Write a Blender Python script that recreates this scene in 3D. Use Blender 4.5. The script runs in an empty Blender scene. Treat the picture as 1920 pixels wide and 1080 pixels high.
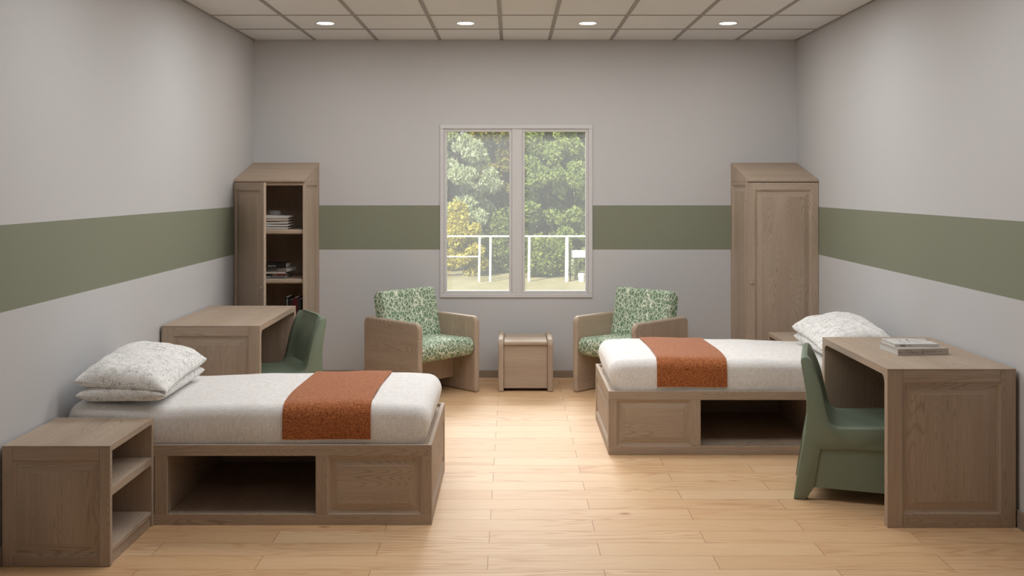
import bpy, bmesh, math, random
from mathutils import Vector, Matrix
random.seed(7)
C = bpy.context.scene.collection
PI = math.pi
# ------------------------------------------------------------------ helpers
def lin(r, g, b):
    f = lambda c: (c/255/12.92) if c/255 <= .04045 else ((c/255+.055)/1.055)**2.4
    return (f(r), f(g), f(b), 1.0)

def frame(O, U, V, N):
    O, U, V, N = Vector(O), Vector(U), Vector(V), Vector(N)
    return lambda a, b, c=0.0: O + U*a + V*b + N*c

class MB:
    def __init__(s): s.v, s.f, s.m = [], [], []
    def add(s, vs, fs, m=0):
        b = len(s.v); s.v += [tuple(v) for v in vs]
        for i, f in enumerate(fs):
            s.f.append(tuple(b+k for k in f)); s.m.append(m if isinstance(m, int) else m[i])
        return s
    def box(s, x0, x1, y0, y1, z0, z1, m=0, F=None):
        vs = [(x, y, z) for x in (x0, x1) for y in (y0, y1) for z in (z0, z1)]
        if F: vs = [F(*v) for v in vs]
        return s.add(vs, [(0,1,3,2),(4,6,7,5),(0,4,5,1),(2,3,7,6),(0,2,6,4),(1,5,7,3)], m)
    def prism(s, poly, F, c0, c1, m=0):
        n = len(poly)
        vs = [F(a, b, c0) for a, b in poly] + [F(a, b, c1) for a, b in poly]
        fs = [tuple(range(n)), tuple(range(2*n-1, n-1, -1))] + [(i, (i+1) % n, n+(i+1) % n, n+i) for i in range(n)]
        return s.add(vs, fs, m)
    def loft(s, rings, cap=True, closed=True, m=0):
        n = len(rings[0]); vs = [p for r in rings for p in r]; fs = []
        for k in range(len(rings)-1):
            for i in range(n if closed else n-1):
                j = (i+1) % n
                fs.append((k*n+i, k*n+j, (k+1)*n+j, (k+1)*n+i))
        if cap: fs += [tuple(range(n)), tuple(range(len(vs)-1, len(vs)-n-1, -1))]
        return s.add(vs, fs, m)
    def build(s, name, mats, parent=None, bevel=0, seg=2, smooth=None, label=None, norm=True):
        me = bpy.data.meshes.new(name); me.from_pydata(s.v, [], s.f)
        for i, p in enumerate(me.polygons): p.material_index = s.m[i]
        for m in (mats if isinstance(mats, (list, tuple)) else [mats]): me.materials.append(m)
        if norm:
            bm = bmesh.new(); bm.from_mesh(me); bmesh.ops.recalc_face_normals(bm, faces=bm.faces); bm.to_mesh(me); bm.free()
        o = bpy.data.objects.new(name, me); C.objects.link(o)
        if parent: o.parent = parent
        if bevel:
            b = o.modifiers.new('b', 'BEVEL'); b.width = bevel; b.segments = seg; b.limit_method = 'ANGLE'; b.angle_limit = math.radians(50)
            b.harden_normals = False
        if smooth or bevel:
            for p in me.polygons: p.use_smooth = True
            me.set_sharp_from_angle(angle=math.radians(smooth or 40))
        if bevel:
            w = o.modifiers.new('w', 'WEIGHTED_NORMAL'); w.keep_sharp = True
        if label: o['label'] = label
        return o

def tag(o, label=None, cat=None, group=None, kind=None):
    if label: o['label'] = label
    if cat: o['category'] = cat
    if group: o['group'] = group
    if kind: o['kind'] = kind
    return o
def thing(name, loc, label, cat, group=None, rz=0):
    o = bpy.data.objects.new(name, None); C.objects.link(o); o.location = loc; o.rotation_euler = (0, 0, rz)
    o.empty_display_size = .1
    return tag(o, label, cat, group)
def struct(o): o['kind'] = 'structure'; return o
def copy_tree(o, parent=None):
    c = o.copy(); C.objects.link(c)
    if parent: c.parent = parent
    for ch in [x for x in bpy.data.objects if x.parent == o]: copy_tree(ch, c)
    return c
def text(name, body, size, F, mat, parent, bold=0.0, sx=1.0):
    cu = bpy.data.curves.new(name, 'FONT'); cu.body = body; cu.size = size; cu.extrude = 0; cu.offset = bold; cu.resolution_u = 2
    t = bpy.data.objects.new(name, cu)
    me = bpy.data.meshes.new_from_object(t); bpy.data.objects.remove(t)
    for v in me.vertices: v.co = F(v.co.x*sx, v.co.y, .0006)
    me.materials.clear(); me.materials.append(mat)
    o = bpy.data.objects.new(name, me); C.objects.link(o); o.parent = parent
    return o

# ------------------------------------------------------------------ materials
def newmat(name):
    m = bpy.data.materials.new(name); m.use_nodes = True; nt = m.node_tree
    return m, nt, nt.nodes['Principled BSDF']
def N(nt, t, **k):
    n = nt.nodes.new(t)
    for a, v in k.items():
        if a.startswith('i_'):
            key = a[2:]; n.inputs[int(key) if key.isdigit() else key.replace('_', ' ')].default_value = v
        else: setattr(n, a, v)
    return n
def L(nt, a, b): nt.links.new(a, b)
def math_(nt, op, a, b=None, c=None):
    n = nt.nodes.new('ShaderNodeMath'); n.operation = op
    for i, x in enumerate((a, b, c)):
        if x is None: continue
        if isinstance(x, (int, float)): n.inputs[i].default_value = x
        else: nt.links.new(x, n.inputs[i])
    return n.outputs[0]
def mixc(nt, fac, a, b, mode='MIX'):
    n = nt.nodes.new('ShaderNodeMix'); n.data_type = 'RGBA'; n.blend_type = mode
    for sock, x in ((0, fac), (6, a), (7, b)):
        if isinstance(x, (int, float, tuple)): n.inputs[sock].default_value = x
        else: nt.links.new(x, n.inputs[sock])
    return n.outputs[2]
def ramp(nt, fac, stops):
    n = nt.nodes.new('ShaderNodeValToRGB'); nt.links.new(fac, n.inputs[0])
    e = n.color_ramp.elements
    while len(e) < len(stops): e.new(.5)
    for i, (p, c) in enumerate(stops):
        e[i].position = p; e[i].color = c if isinstance(c, tuple) else (c, c, c, 1)
    return n.outputs[0]
def plain(name, col, rough=.6, spec=.3, metal=0):
    m, nt, b = newmat(name)
    b.inputs['Base Color'].default_value = col; b.inputs['Roughness'].default_value = rough
    b.inputs['Specular IOR Level'].default_value = spec; b.inputs['Metallic'].default_value = metal
    return m
def scaled(nt, co, sc):
    n = N(nt, 'ShaderNodeMapping'); n.inputs['Scale'].default_value = sc; L(nt, co, n.inputs[0]); return n.outputs[0]
def noise(nt, co, scale, detail=2, rough=.5, dist=0):
    n = N(nt, 'ShaderNodeTexNoise'); L(nt, co, n.inputs['Vector'])
    n.inputs['Scale'].default_value = scale; n.inputs['Detail'].default_value = detail
    n.inputs['Roughness'].default_value = rough; n.inputs['Distortion'].default_value = dist
    return n.outputs[0]
def bump(nt, h, b, strength, dist=.002):
    n = N(nt, 'ShaderNodeBump'); n.inputs['Strength'].default_value = strength; n.inputs['Distance'].default_value = dist
    L(nt, h, n.inputs['Height']); L(nt, n.outputs[0], b.inputs['Normal'])

WOOD = lin(190, 172, 153); WOOD2 = lin(150, 132, 117)
def wood(axis):
    m, nt, b = newmat('wood_grain_' + 'xyz'[axis])
    tc = N(nt, 'ShaderNodeTexCoord'); oi = N(nt, 'ShaderNodeObjectInfo')
    off = N(nt, 'ShaderNodeCombineXYZ'); r = math_(nt, 'MULTIPLY', oi.outputs['Random'], 5.3)
    for i in range(3): L(nt, r, off.inputs[i])
    va = N(nt, 'ShaderNodeVectorMath', operation='ADD'); L(nt, tc.outputs['Object'], va.inputs[0]); L(nt, off.outputs[0], va.inputs[1])
    co = va.outputs[0]
    s1 = [9]*3; s1[axis] = .95
    n1 = noise(nt, scaled(nt, co, s1), 1, 1.2, .4, .05)
    w = math_(nt, 'SINE', math_(nt, 'MULTIPLY', n1, 290))
    w = math_(nt, 'POWER', math_(nt, 'MULTIPLY_ADD', w, .5, .5), 4.5)
    # growth lines fade in and out across the board
    s4 = [3]*3; s4[axis] = .8
    amt = ramp(nt, noise(nt, scaled(nt, co, s4), 1.3, 1), [(.42, .1), (.6, 1)])
    w = math_(nt, 'MULTIPLY', w, amt)
    s2 = [190]*3; s2[axis] = 5
    n2 = noise(nt, scaled(nt, co, s2), 1, 2, .6)
    s3 = [9]*3; s3[axis] = .9
    n3 = noise(nt, scaled(nt, co, s3), 1, 2)
    c = mixc(nt, ramp(nt, n3, [(.3, 0.), (.7, 1.)]), WOOD, lin(178, 158, 139))
    c = mixc(nt, math_(nt, 'MULTIPLY', ramp(nt, n2, [(.35, 0.), (.72, 1.)]), .38), c, WOOD2)
    c = mixc(nt, math_(nt, 'MULTIPLY', w, .36), c, lin(118, 100, 84))
    L(nt, c, b.inputs['Base Color']); b.inputs['Roughness'].default_value = .55; b.inputs['Specular IOR Level'].default_value = .25
    bump(nt, n2, b, .12, .001)
    return m
WX, WY, WZ = wood(0), wood(1), wood(2)
W3 = [WX, WY, WZ]

def floor_mat():
    m, nt, b = newmat('pine_plank_floor')
    g = N(nt, 'ShaderNodeNewGeometry')
    mp = N(nt, 'ShaderNodeMapping'); mp.inputs['Location'].default_value = (-.395, -4.273 + .159*40, 0); L(nt, g.outputs['Position'], mp.inputs[0])
    br = N(nt, 'ShaderNodeTexBrick'); L(nt, mp.outputs[0], br.inputs['Vector'])
    br.offset = .5; br.offset_frequency = 2
    for k, v in (('Scale', 1.0), ('Mortar Size', .0016), ('Mortar Smooth', .3), ('Bias', 0), ('Brick Width', 1.0), ('Row Height', .159)): br.inputs[k].default_value = v
    br.inputs['Color1'].default_value = (0, 0, 0, 1); br.inputs['Color2'].default_value = (1, 1, 1, 1); br.inputs['Mortar'].default_value = (.5, .5, .5, 1)
    sep = N(nt, 'ShaderNodeSeparateColor'); L(nt, br.outputs['Color'], sep.inputs[0]); rnd = sep.outputs[0]
    off = N(nt, 'ShaderNodeCombineXYZ'); L(nt, math_(nt, 'MULTIPLY', rnd, 31.7), off.inputs[2]); L(nt, math_(nt, 'MULTIPLY', rnd, 17.3), off.inputs[0])
    va = N(nt, 'ShaderNodeVectorMath', operation='ADD'); L(nt, g.outputs['Position'], va.inputs[0]); L(nt, off.outputs[0], va.inputs[1]); co = va.outputs[0]
    n1 = noise(nt, scaled(nt, co, (1.1, 11, 1)), 1, 1.5, .5, .3)
    w = math_(nt, 'POWER', math_(nt, 'MULTIPLY_ADD', math_(nt, 'SINE', math_(nt, 'MULTIPLY', n1, 60)), .5, .5), 2.5)
    amt = ramp(nt, noise(nt, scaled(nt, co, (.9, 5, 1)), 1.0, 1), [(.42, .1), (.60, 1)])
    w = math_(nt, 'MULTIPLY', w, amt)
    n2 = noise(nt, scaled(nt, co, (6, 170, 1)), 1, 2, .6)
    c = mixc(nt, rnd, lin(226, 196, 158), lin(214, 178, 136))
    c = mixc(nt, math_(nt, 'MULTIPLY', ramp(nt, n2, [(.35, 0.), (.75, 1.)]), .42), c, lin(202, 156, 114))
    c = mixc(nt, math_(nt, 'MULTIPLY', w, .55), c, lin(190, 136, 94))
    # knots
    vo = N(nt, 'ShaderNodeTexVoronoi'); vo.inputs['Scale'].default_value = 1; L(nt, scaled(nt, g.outputs['Position'], (1.5, 3.1, 1)), vo.inputs['Vector'])
    c = mixc(nt, math_(nt, 'MULTIPLY', ramp(nt, vo.outputs['Distance'], [(.018, 1.), (.06, 0.)]), .75), c, lin(160, 88, 50))
    c = mixc(nt, math_(nt, 'MULTIPLY', br.outputs['Fac'], .85), c, lin(140, 90, 58))
    L(nt, c, b.inputs['Base Color']); b.inputs['Roughness'].default_value = .5; b.inputs['Specular IOR Level'].default_value = .3
    inv = math_(nt, 'SUBTRACT', 1.0, br.outputs['Fac']); bump(nt, inv, b, .4, .002)
    return m

def wall_mat():
    m, nt, b = newmat('painted_wall_with_green_band')
    g = N(nt, 'ShaderNodeNewGeometry'); s = N(nt, 'ShaderNodeSeparateXYZ'); L(nt, g.outputs['Position'], s.inputs[0]); z = s.outputs[2]
    f = math_(nt, 'MULTIPLY', math_(nt, 'GREATER_THAN', z, 1.096), math_(nt, 'LESS_THAN', z, 1.476))
    c = mixc(nt, f, lin(200, 200, 201), lin(135, 139, 121))
    L(nt, c, b.inputs['Base Color']); b.inputs['Roughness'].default_value = .7; b.inputs['Specular IOR Level'].default_value = .2
    bump(nt, noise(nt, g.outputs['Position'], 220, 2), b, .06, .0005)
    return m
def tile_mat():
    m, nt, b = newmat('mineral_fibre_tile')
    g = N(nt, 'ShaderNodeNewGeometry')
    sp = ramp(nt, noise(nt, g.outputs['Position'], 75, 3, .7), [(.30, 1.), (.36, 0.)])
    c = mixc(nt, math_(nt, 'MULTIPLY', sp, .45), lin(224, 224, 223), lin(166, 162, 156))
    L(nt, c, b.inputs['Base Color']); b.inputs['Roughness'].default_value = .9
    return m
def weave(name, c1, c2, su, sv, contrast=.5, streak=None, rough=.9, bs=.3, obj=True):
    m, nt, b = newmat(name); tc = N(nt, 'ShaderNodeTexCoord'); co = tc.outputs['Object']
    a = noise(nt, scaled(nt, co, (su, sv*.13, sv*.13)), 1, 1, .6)
    d = noise(nt, scaled(nt, co, (su*.13, sv, sv)), 1, 1, .6)
    f = math_(nt, 'MULTIPLY_ADD', math_(nt, 'ADD', a, d), 1.0, -.5)
    f = ramp(nt, f, [(.5-contrast*.5, 0.), (.5+contrast*.5, 1.)])
    c = mixc(nt, f, c1, c2)
    L(nt, c, b.inputs['Base Color']); b.inputs['Roughness'].default_value = rough; b.inputs['Specular IOR Level'].default_value = .1
    b.inputs['Sheen Weight'].default_value = .3; b.inputs['Sheen Roughness'].default_value = .5
    bump(nt, f, b, bs, .002)
    return m
def linen():
    m, nt, b = newmat('white_linen'); tc = N(nt, 'ShaderNodeTexCoord'); co = tc.outputs['Object']
    a = noise(nt, scaled(nt, co, (230, 230, 28)), 1, 3, .7)
    d = noise(nt, scaled(nt, co, (40, 40, 300)), 1, 2, .7)
    f = ramp(nt, math_(nt, 'MULTIPLY_ADD', d, .4, math_(nt, 'MULTIPLY', a, .6)), [(.32, 0.), (.68, 1.)])
    c = mixc(nt, f, lin(216, 210, 203), lin(250, 250, 250))
    L(nt, c, b.inputs['Base Color']); b.inputs['Roughness'].default_value = .95; b.inputs['Specular IOR Level'].default_value = .05
    b.inputs['Sheen Weight'].default_value = .25
    bump(nt, f, b, .25, .0015)
    return m
def pillow_mat():
    m, nt, b = newmat('speckled_pillow_cotton'); tc = N(nt, 'ShaderNodeTexCoord'); co = tc.outputs['Object']
    row = noise(nt, scaled(nt, co, (30, 30, 30)), 1, 2)
    a = noise(nt, scaled(nt, co, (250, 150, 250)), 1, 2, .8)
    f = ramp(nt, math_(nt, 'MULTIPLY_ADD', row, .25, math_(nt, 'MULTIPLY', a, .8)), [(.425, 1.), (.49, 0.)])
    c = mixc(nt, math_(nt, 'MULTIPLY', f, .8), lin(246, 245, 242), lin(84, 80, 78))
    L(nt, c, b.inputs['Base Color']); b.inputs['Roughness'].default_value = .95; b.inputs['Specular IOR Level'].default_value = .05
    return m
def crackle():
    m, nt, b = newmat('green_crackle_upholstery'); tc = N(nt, 'ShaderNodeTexCoord')
    n = N(nt, 'ShaderNodeTexNoise'); n.inputs['Scale'].default_value = 5; L(nt, tc.outputs['Object'], n.inputs['Vector'])
    va = N(nt, 'ShaderNodeVectorMath', operation='MULTIPLY_ADD'); va.inputs[1].default_value = (.03, .03, .03)
    L(nt, n.outputs['Color'], va.inputs[0]); L(nt, tc.outputs['Object'], va.inputs[2])
    fs = []
    for sc_, wd, mp in ((21, .040, (1, 1, 1)), (31, .054, (1.25, .9, .8))):
        v = N(nt, 'ShaderNodeTexVoronoi', feature='DISTANCE_TO_EDGE'); v.inputs['Scale'].default_value = sc_; L(nt, scaled(nt, va.outputs[0], mp), v.inputs['Vector'])
        fs.append(ramp(nt, v.outputs['Distance'], [(wd*.6, 1.), (wd*1.05, 0.)]))
    f = math_(nt, 'MAXIMUM', fs[0], fs[1])
    c = mixc(nt, f, lin(116, 142, 115), lin(226, 233, 213))
    L(nt, c, b.inputs['Base Color']); b.inputs['Roughness'].default_value = .8; b.inputs['Specular IOR Level'].default_value = .2
    return m
def leafmat(name, c1, c2, em=0):
    m, nt, b = newmat(name); g = N(nt, 'ShaderNodeNewGeometry')
    L(nt, mixc(nt, g.outputs['Random Per Island'], c1, c2), b.inputs['Base Color']); b.inputs['Roughness'].default_value = .6
    b.inputs['Specular IOR Level'].default_value = .2
    tr = N(nt, 'ShaderNodeBsdfTranslucent'); L(nt, mixc(nt, g.outputs['Random Per Island'], c1, c2), tr.inputs[0])
    mx = N(nt, 'ShaderNodeMixShader'); mx.inputs[0].default_value = .25
    L(nt, b.outputs[0], mx.inputs[1]); L(nt, tr.outputs[0], mx.inputs[2]); L(nt, mx.outputs[0], nt.nodes['Material Output'].inputs[0])
    return m
def grass_mat():
    m, nt, b = newmat('dry_grass_field'); g = N(nt, 'ShaderNodeNewGeometry')
    f = noise(nt, scaled(nt, g.outputs['Position'], (1.2, .5, 1)), 2, 4, .6)
    L(nt, ramp(nt, f, [(.3, lin(158, 152, 108)), (.7, lin(182, 172, 132))]), b.inputs['Base Color']); b.inputs['Roughness'].default_value = 1
    return m
def glass_mat():
    m = bpy.data.materials.new('window_glass'); m.use_nodes = True; nt = m.node_tree; nt.nodes.clear()
    out = N(nt, 'ShaderNodeOutputMaterial'); t = N(nt, 'ShaderNodeBsdfTransparent'); gl = N(nt, 'ShaderNodeBsdfGlossy'); gl.inputs['Roughness'].default_value = .03
    d = N(nt, 'ShaderNodeBsdfTranslucent'); d.inputs[0].default_value = (.9, .92, .95, 1)
    m1 = N(nt, 'ShaderNodeMixShader'); m1.inputs[0].default_value = .05; L(nt, t.outputs[0], m1.inputs[1]); L(nt, gl.outputs[0], m1.inputs[2])
    m2 = N(nt, 'ShaderNodeMixShader'); m2.inputs[0].default_value = .06; L(nt, m1.outputs[0], m2.inputs[1]); L(nt, d.outputs[0], m2.inputs[2])  # haze of the bright outdoors put into the pane as faint translucence
    L(nt, m2.outputs[0], out.inputs[0]); return m
def emis(name, col, s):
    m = bpy.data.materials.new(name); m.use_nodes = True; nt = m.node_tree; nt.nodes.clear()
    e = N(nt, 'ShaderNodeEmission'); e.inputs[0].default_value = col; e.inputs[1].default_value = s
    L(nt, e.outputs[0], N(nt, 'ShaderNodeOutputMaterial').inputs[0]); return m

FLOOR, WALL, TILE, LINEN, PILLOW, CRACK = floor_mat(), wall_mat(), tile_mat(), linen(), pillow_mat(), crackle()
RUST = weave('rust_woven_throw', lin(108, 50, 24), lin(208, 130, 78), 700, 700, .36)
GRIDM = plain('ceiling_grid_metal', lin(155, 149, 143), .5)
BASE = plain('baseboard_paint', lin(150, 136, 121), .6)
WINF = plain('window_frame_white', lin(212, 211, 211), .45, .4)
GREEN = plain('green_moulded_plastic', lin(122, 135, 117), .42, .4)
BLACK = plain('black_cover', lin(22, 22, 24), .35, .4)
PAPER = plain('book_paper', lin(205, 203, 196), .9)
CLOTHW = plain('folded_shirt_white', lin(205, 200, 194), .9, .1)
CLOTHD = plain('folded_shirt_grey', lin(120, 118, 116), .9, .1)
WHITEM = plain('white_painted_metal', lin(240, 238, 236), .5)

# ------------------------------------------------------------------ room
XL, XR, YB, YF, H = -2.217, 2.446, 8.545, -1.2, 2.896
struct(MB().box(XL-.2, XR+.2, YF-.2, YB+.2, -.12, 0).build('floor', FLOOR))
struct(MB().box(XL-.2, XL, YF, YB, 0, H+.1).build('wall_left', WALL))
struct(MB().box(XR, XR+.2, YF, YB, 0, H+.1).build('wall_right', WALL))
struct(MB().box(XL-.2, XR+.2, YF-.2, YF, 0, H+.1).build('wall_front', WALL))
wx0, wx1, wz0, wz1 = -.616, .693, .684, 2.167
hx0, hx1, hz0, hz1 = wx0+.02, wx1-.02, wz0+.02, wz1-.02
b = MB()
b.box(XL-.2, hx0, YB, YB+.2, 0, H+.1).box(hx1, XR+.2, YB, YB+.2, 0, H+.1).box(hx0, hx1, YB, YB+.2, 0, hz0).box(hx0, hx1, YB, YB+.2, hz1, H+.1)
struct(b.build('wall_back', WALL))
# ceiling: tiles and grid
gx = [XL, -1.687, -1.156, -.616, -.087, .3227, .849, 1.392, 1.924, XR]
gy = [YB]; y = 7.95
while y > YF: gy.append(y); y -= .653
gy.append(YF)
b = MB().box(XL-.2, XR+.2, YF-.2, YB+.2, H+.012, H+.16)
for i in range(len(gx)-1):
    for j in range(len(gy)-1):
        x0, x1, y1, y0 = gx[i], gx[i+1], gy[j], gy[j+1]
        b.box(x0+.006, x1-.006, y0+.006, y1-.006, H, H+.013)
ceil = struct(b.build('ceiling', TILE))
b = MB()
for x in gx[1:-1]: b.box(x-.0145, x+.0145, YF, YB, H-.004, H+.014)
for y in gy[1:-1]: b.box(XL, XR, y-.013, y+.013, H-.003, H+.013)
b.box(XL, XL+.016, YF, YB, H-.006, H+.01).box(XR-.016, XR, YF, YB, H-.006, H+.01)
g = b.build('ceiling_grid', GRIDM, ceil); 
# baseboards
def bb(n, *a): struct(MB().box(*a).build('baseboard_'+n, BASE, bevel=.003))
bb('back', XL+.012, XR-.012, YB-.012, YB, 0, .062)
bb('left', XL, XL+.012, YF, YB, 0, .085)
bb('right', XR-.012, XR, YF, YB, 0, .085)
bb('front', XL+.012, XR-.012, YF, YF+.012, 0, .062)
# window
win = bpy.data.objects.new('window_1', None); C.objects.link(win); struct(win)
def ring(b, x0, x1, z0, z1, w, y0, y1):
    b.box(x0, x1, y0, y1, z1-w, z1).box(x0, x1, y0, y1, z0, z0+w).box(x0, x0+w, y0, y1, z0+w, z1-w).box(x1-w, x1, y0, y1, z0+w, z1-w)
b = MB(); ring(b, wx0, wx1, wz0, wz1, .035, YB-.012, YB+.15)
b.box(-.010+.012, .101-.012, YB-.006, YB+.15, wz0+.035, wz1-.035)
b.build('window_frame', WINF, win, bevel=.004)
for (x0, x1) in ((wx0+.035, .002), (.089, wx1-.035)):
    b = MB(); ring(b, x0, x1, wz0+.035, wz1-.035, .024, YB+.002, YB+.05); b.build('window_sash', WINF, win, bevel=.004)
    b = MB().box(x0+.02, x1-.02, YB+.028, YB+.034, wz0+.055, wz1-.055); b.build('window_pane', glass_mat(), win)

# ceiling downlights
EMI = emis('downlight_glow', (1, .93, .82, 1), 14)
for k, (x, lab) in enumerate(((-1.432, 'round recessed ceiling light above the open wardrobe, leftmost of the row of four'),
                  (-.3545, 'round recessed ceiling light left of the window centre, second from the left wall'),
                  (.584, 'round recessed ceiling light right of the window centre, second from the right wall'),
                  (1.662, 'round recessed ceiling light above the closed wardrobe, rightmost of the row of four'))):
    t = thing('downlight', (x, 7.652, H), lab, 'ceiling light', 'recessed downlights in the ceiling')
    def circ(r, z, n=32): return [(r*math.cos(2*PI*i/n), r*math.sin(2*PI*i/n), z) for i in range(n)]
    MB().loft([circ(.074, 0), circ(.073, -.004), circ(.066, -.005), circ(.064, -.002)], cap=False).build('trim_ring', WINF, t, smooth=30)
    MB().loft([circ(.064, -.0025), circ(.064, 0)]).build('lens', EMI, t)

# ------------------------------------------------------------------ panelled joinery
def axis_of(F):
    d = F(1, 0, 0)-F(0, 0, 0); e = F(0, 1, 0)-F(0, 0, 0)
    return max(range(3), key=lambda i: abs(d[i])), max(range(3), key=lambda i: abs(e[i]))
def frame_boards(b, F, w, h, l, r, t, bt, th):
    au, av = axis_of(F)
    b.box(0, l, 0, h, -th, 0, av, F).box(w-r, w, 0, h, -th, 0, av, F)
    b.box(l, w-r, h-t, h, -th, 0, au, F).box(l, w-r, 0, bt, -th, 0, au, F)
def raised(b, F, u0, u1, v0, v1, fieldax, th=.02, wide=.030):
    au, av = axis_of(F)
    prof = [(0, -.001), (.005, -.006), (.011, -.0065), (.014, -.011), (.018, -.011), (.018+wide, -.005), (.020+wide, -.0035)]
    R = [[F(u0+i, v0+i, d), F(u1-i, v0+i, d), F(u1-i, v1-i, d), F(u0+i, v1-i, d)] for i, d in prof]
    for k in range(len(R)-1):
        for i in range(4):
            j = (i+1) % 4
            b.add([R[k][i], R[k][j], R[k+1][j], R[k+1][i]], [(0, 1, 2, 3)], au if i in (0, 2) else av)
    b.add(R[-1], [(0, 1, 2, 3)], fieldax)
    bk = [F(u0, v0, -th), F(u1, v0, -th), F(u1, v1, -th), F(u0, v1, -th)]
    b.add(bk, [(3, 2, 1, 0)], fieldax)
    for i in range(4):
        j = (i+1) % 4; b.add([bk[i], bk[j], R[0][j], R[0][i]], [(0, 1, 2, 3)], fieldax)
def sbox(b, s, x0, x1, y0, y1, z0, z1, m=0): return b.box(s*x0, s*x1, y0, y1, z0, z1, m)

def nightstand(x, y, s, label):
    W, D, Hh = .468, .528, .523       # from the wall into the room, along the wall, height
    t = thing('nightstand', (x, y, 0), label, 'nightstand', 'nightstands at the beds')
    def fillets(b, z):
        for (yc, dy) in ((.0242, 1), (D-.0242, -1)):
            r = .014; arc = [(yc+dy*(r-r*math.sin(a)), z-(r-r*math.cos(a))) for a in [PI/2*i/6 for i in range(7)]]
            b.prism([(yc, z)]+arc, frame((0, 0, 0), (0, 1, 0), (0, 0, 1), (1, 0, 0)), s*(W-.03), s*(W-.0045), 1)
    b = MB(); b.prism([(0, Hh-.007), (0, Hh), (D, Hh), (D, Hh-.007), (D-.0242, Hh-.007), (D-.0242, Hh-.026), (.0242, Hh-.026), (.0242, Hh-.007)], frame((0, 0, 0), (0, 1, 0), (0, 0, 1), (1, 0, 0)), 0, s*W, 1)
    fillets(b, Hh-.0264); b.build('top', W3, t, bevel=.004)
    F = frame((0, 0, 0), (s, 0, 0), (0, 0, 1), (0, -1, 0))
    b = MB(); frame_boards(b, F, W, Hh-.0071, .047, .047, .059, .045, .024)
    sp = b.build('side_panel', W3, t, bevel=.0025, label='wooden end facing the room entrance, framed around a raised panel')
    b = MB(); raised(b, F, .047, W-.047, .045, Hh-.0661, 2); b.build('raised_panel', W3, sp)
    sbox(MB(), s, 0, W, D-.024, D, 0, Hh-.0071, 2).build('side_panel', W3, t, bevel=.004)
    sbox(MB(), s, 0, .014, .0245, D-.0245, .03, Hh-.027, 2).build('back_panel', W3, t)
    b = MB(); sbox(b, s, .0145, W-.004, .0245, D-.0245, .300, .334, 1); fillets(b, .2998); b.build('shelf', W3, t, bevel=.004)
    b = MB(); sbox(b, s, .0145, W-.004, .0245, D-.0245, .05, .075, 1); b.build('bottom_shelf', W3, t, bevel=.003)
    sbox(MB(), s, W-.03, W-.010, .0245, D-.0245, 0, .0497, 1).build('plinth', W3, t, bevel=.002)
    return t
nightstand(XL+.014, 4.302, 1, 'taupe wood nightstand in the front left corner, open shelves towards the aisle')
nightstand(XR-.014, 7.105, -1, 'light wood nightstand mostly hidden behind the right bed, in front of the closed wardrobe')

def desk(x, y, s, L_, label):
    W, Hh, T = .620, .765, .036
    t = thing('desk', (x, y, 0), label, 'desk', 'desks against the side walls')
    b = MB(); b.prism([(0, Hh-.007), (0, Hh), (L_, Hh), (L_, Hh-.007), (L_-.0402, Hh-.007), (L_-.0402, Hh-T), (.0402, Hh-T), (.0402, Hh-.007)], frame((0, 0, 0), (0, 1, 0), (0, 0, 1), (1, 0, 0)), 0, s*W, 1)
    r = .04
    for yc, dy in ((.0402, 1), (L_-.0402, -1)):
        zc = Hh-T-.0002
        arc = [(yc+dy*(r-r*math.sin(a)), zc-(r-r*math.cos(a))) for a in [PI/2*i/8 for i in range(9)]]
        b.prism([(yc, zc)]+arc, frame((0, 0, 0), (0, 1, 0), (0, 0, 1), (1, 0, 0)), s*.02, s*(W-.001), 1)
    b.build('desktop', W3, t, bevel=.005)
    F = frame((0, 0, 0), (s, 0, 0), (0, 0, 1), (0, -1, 0))
    b = MB(); frame_boards(b, F, W, Hh-.0071, .075, .075, .060, .068, .04)
    sp = b.build('side_panel', W3, t, bevel=.003)
    b = MB(); raised(b, F, .075, W-.075, .068, Hh-.0671, 2, wide=.036, th=.038); b.build('raised_panel', W3, sp)
    sbox(MB(), s, 0, W, L_-.04, L_, 0, Hh-.0071, 2).build('side_panel', W3, t, bevel=.004)
    sbox(MB(), s, 0, .018, .0405, L_-.0405, .02, Hh-T-.001, 1).build('back_panel', W3, t)
    return t
desk(XL+.013, 6.262, 1, 1.045, 'wooden desk against the left wall between the left bed and the open wardrobe')
desk(XR-.018, 4.793, -1, 1.005, 'wooden desk at the right wall with two books on its top')

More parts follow.
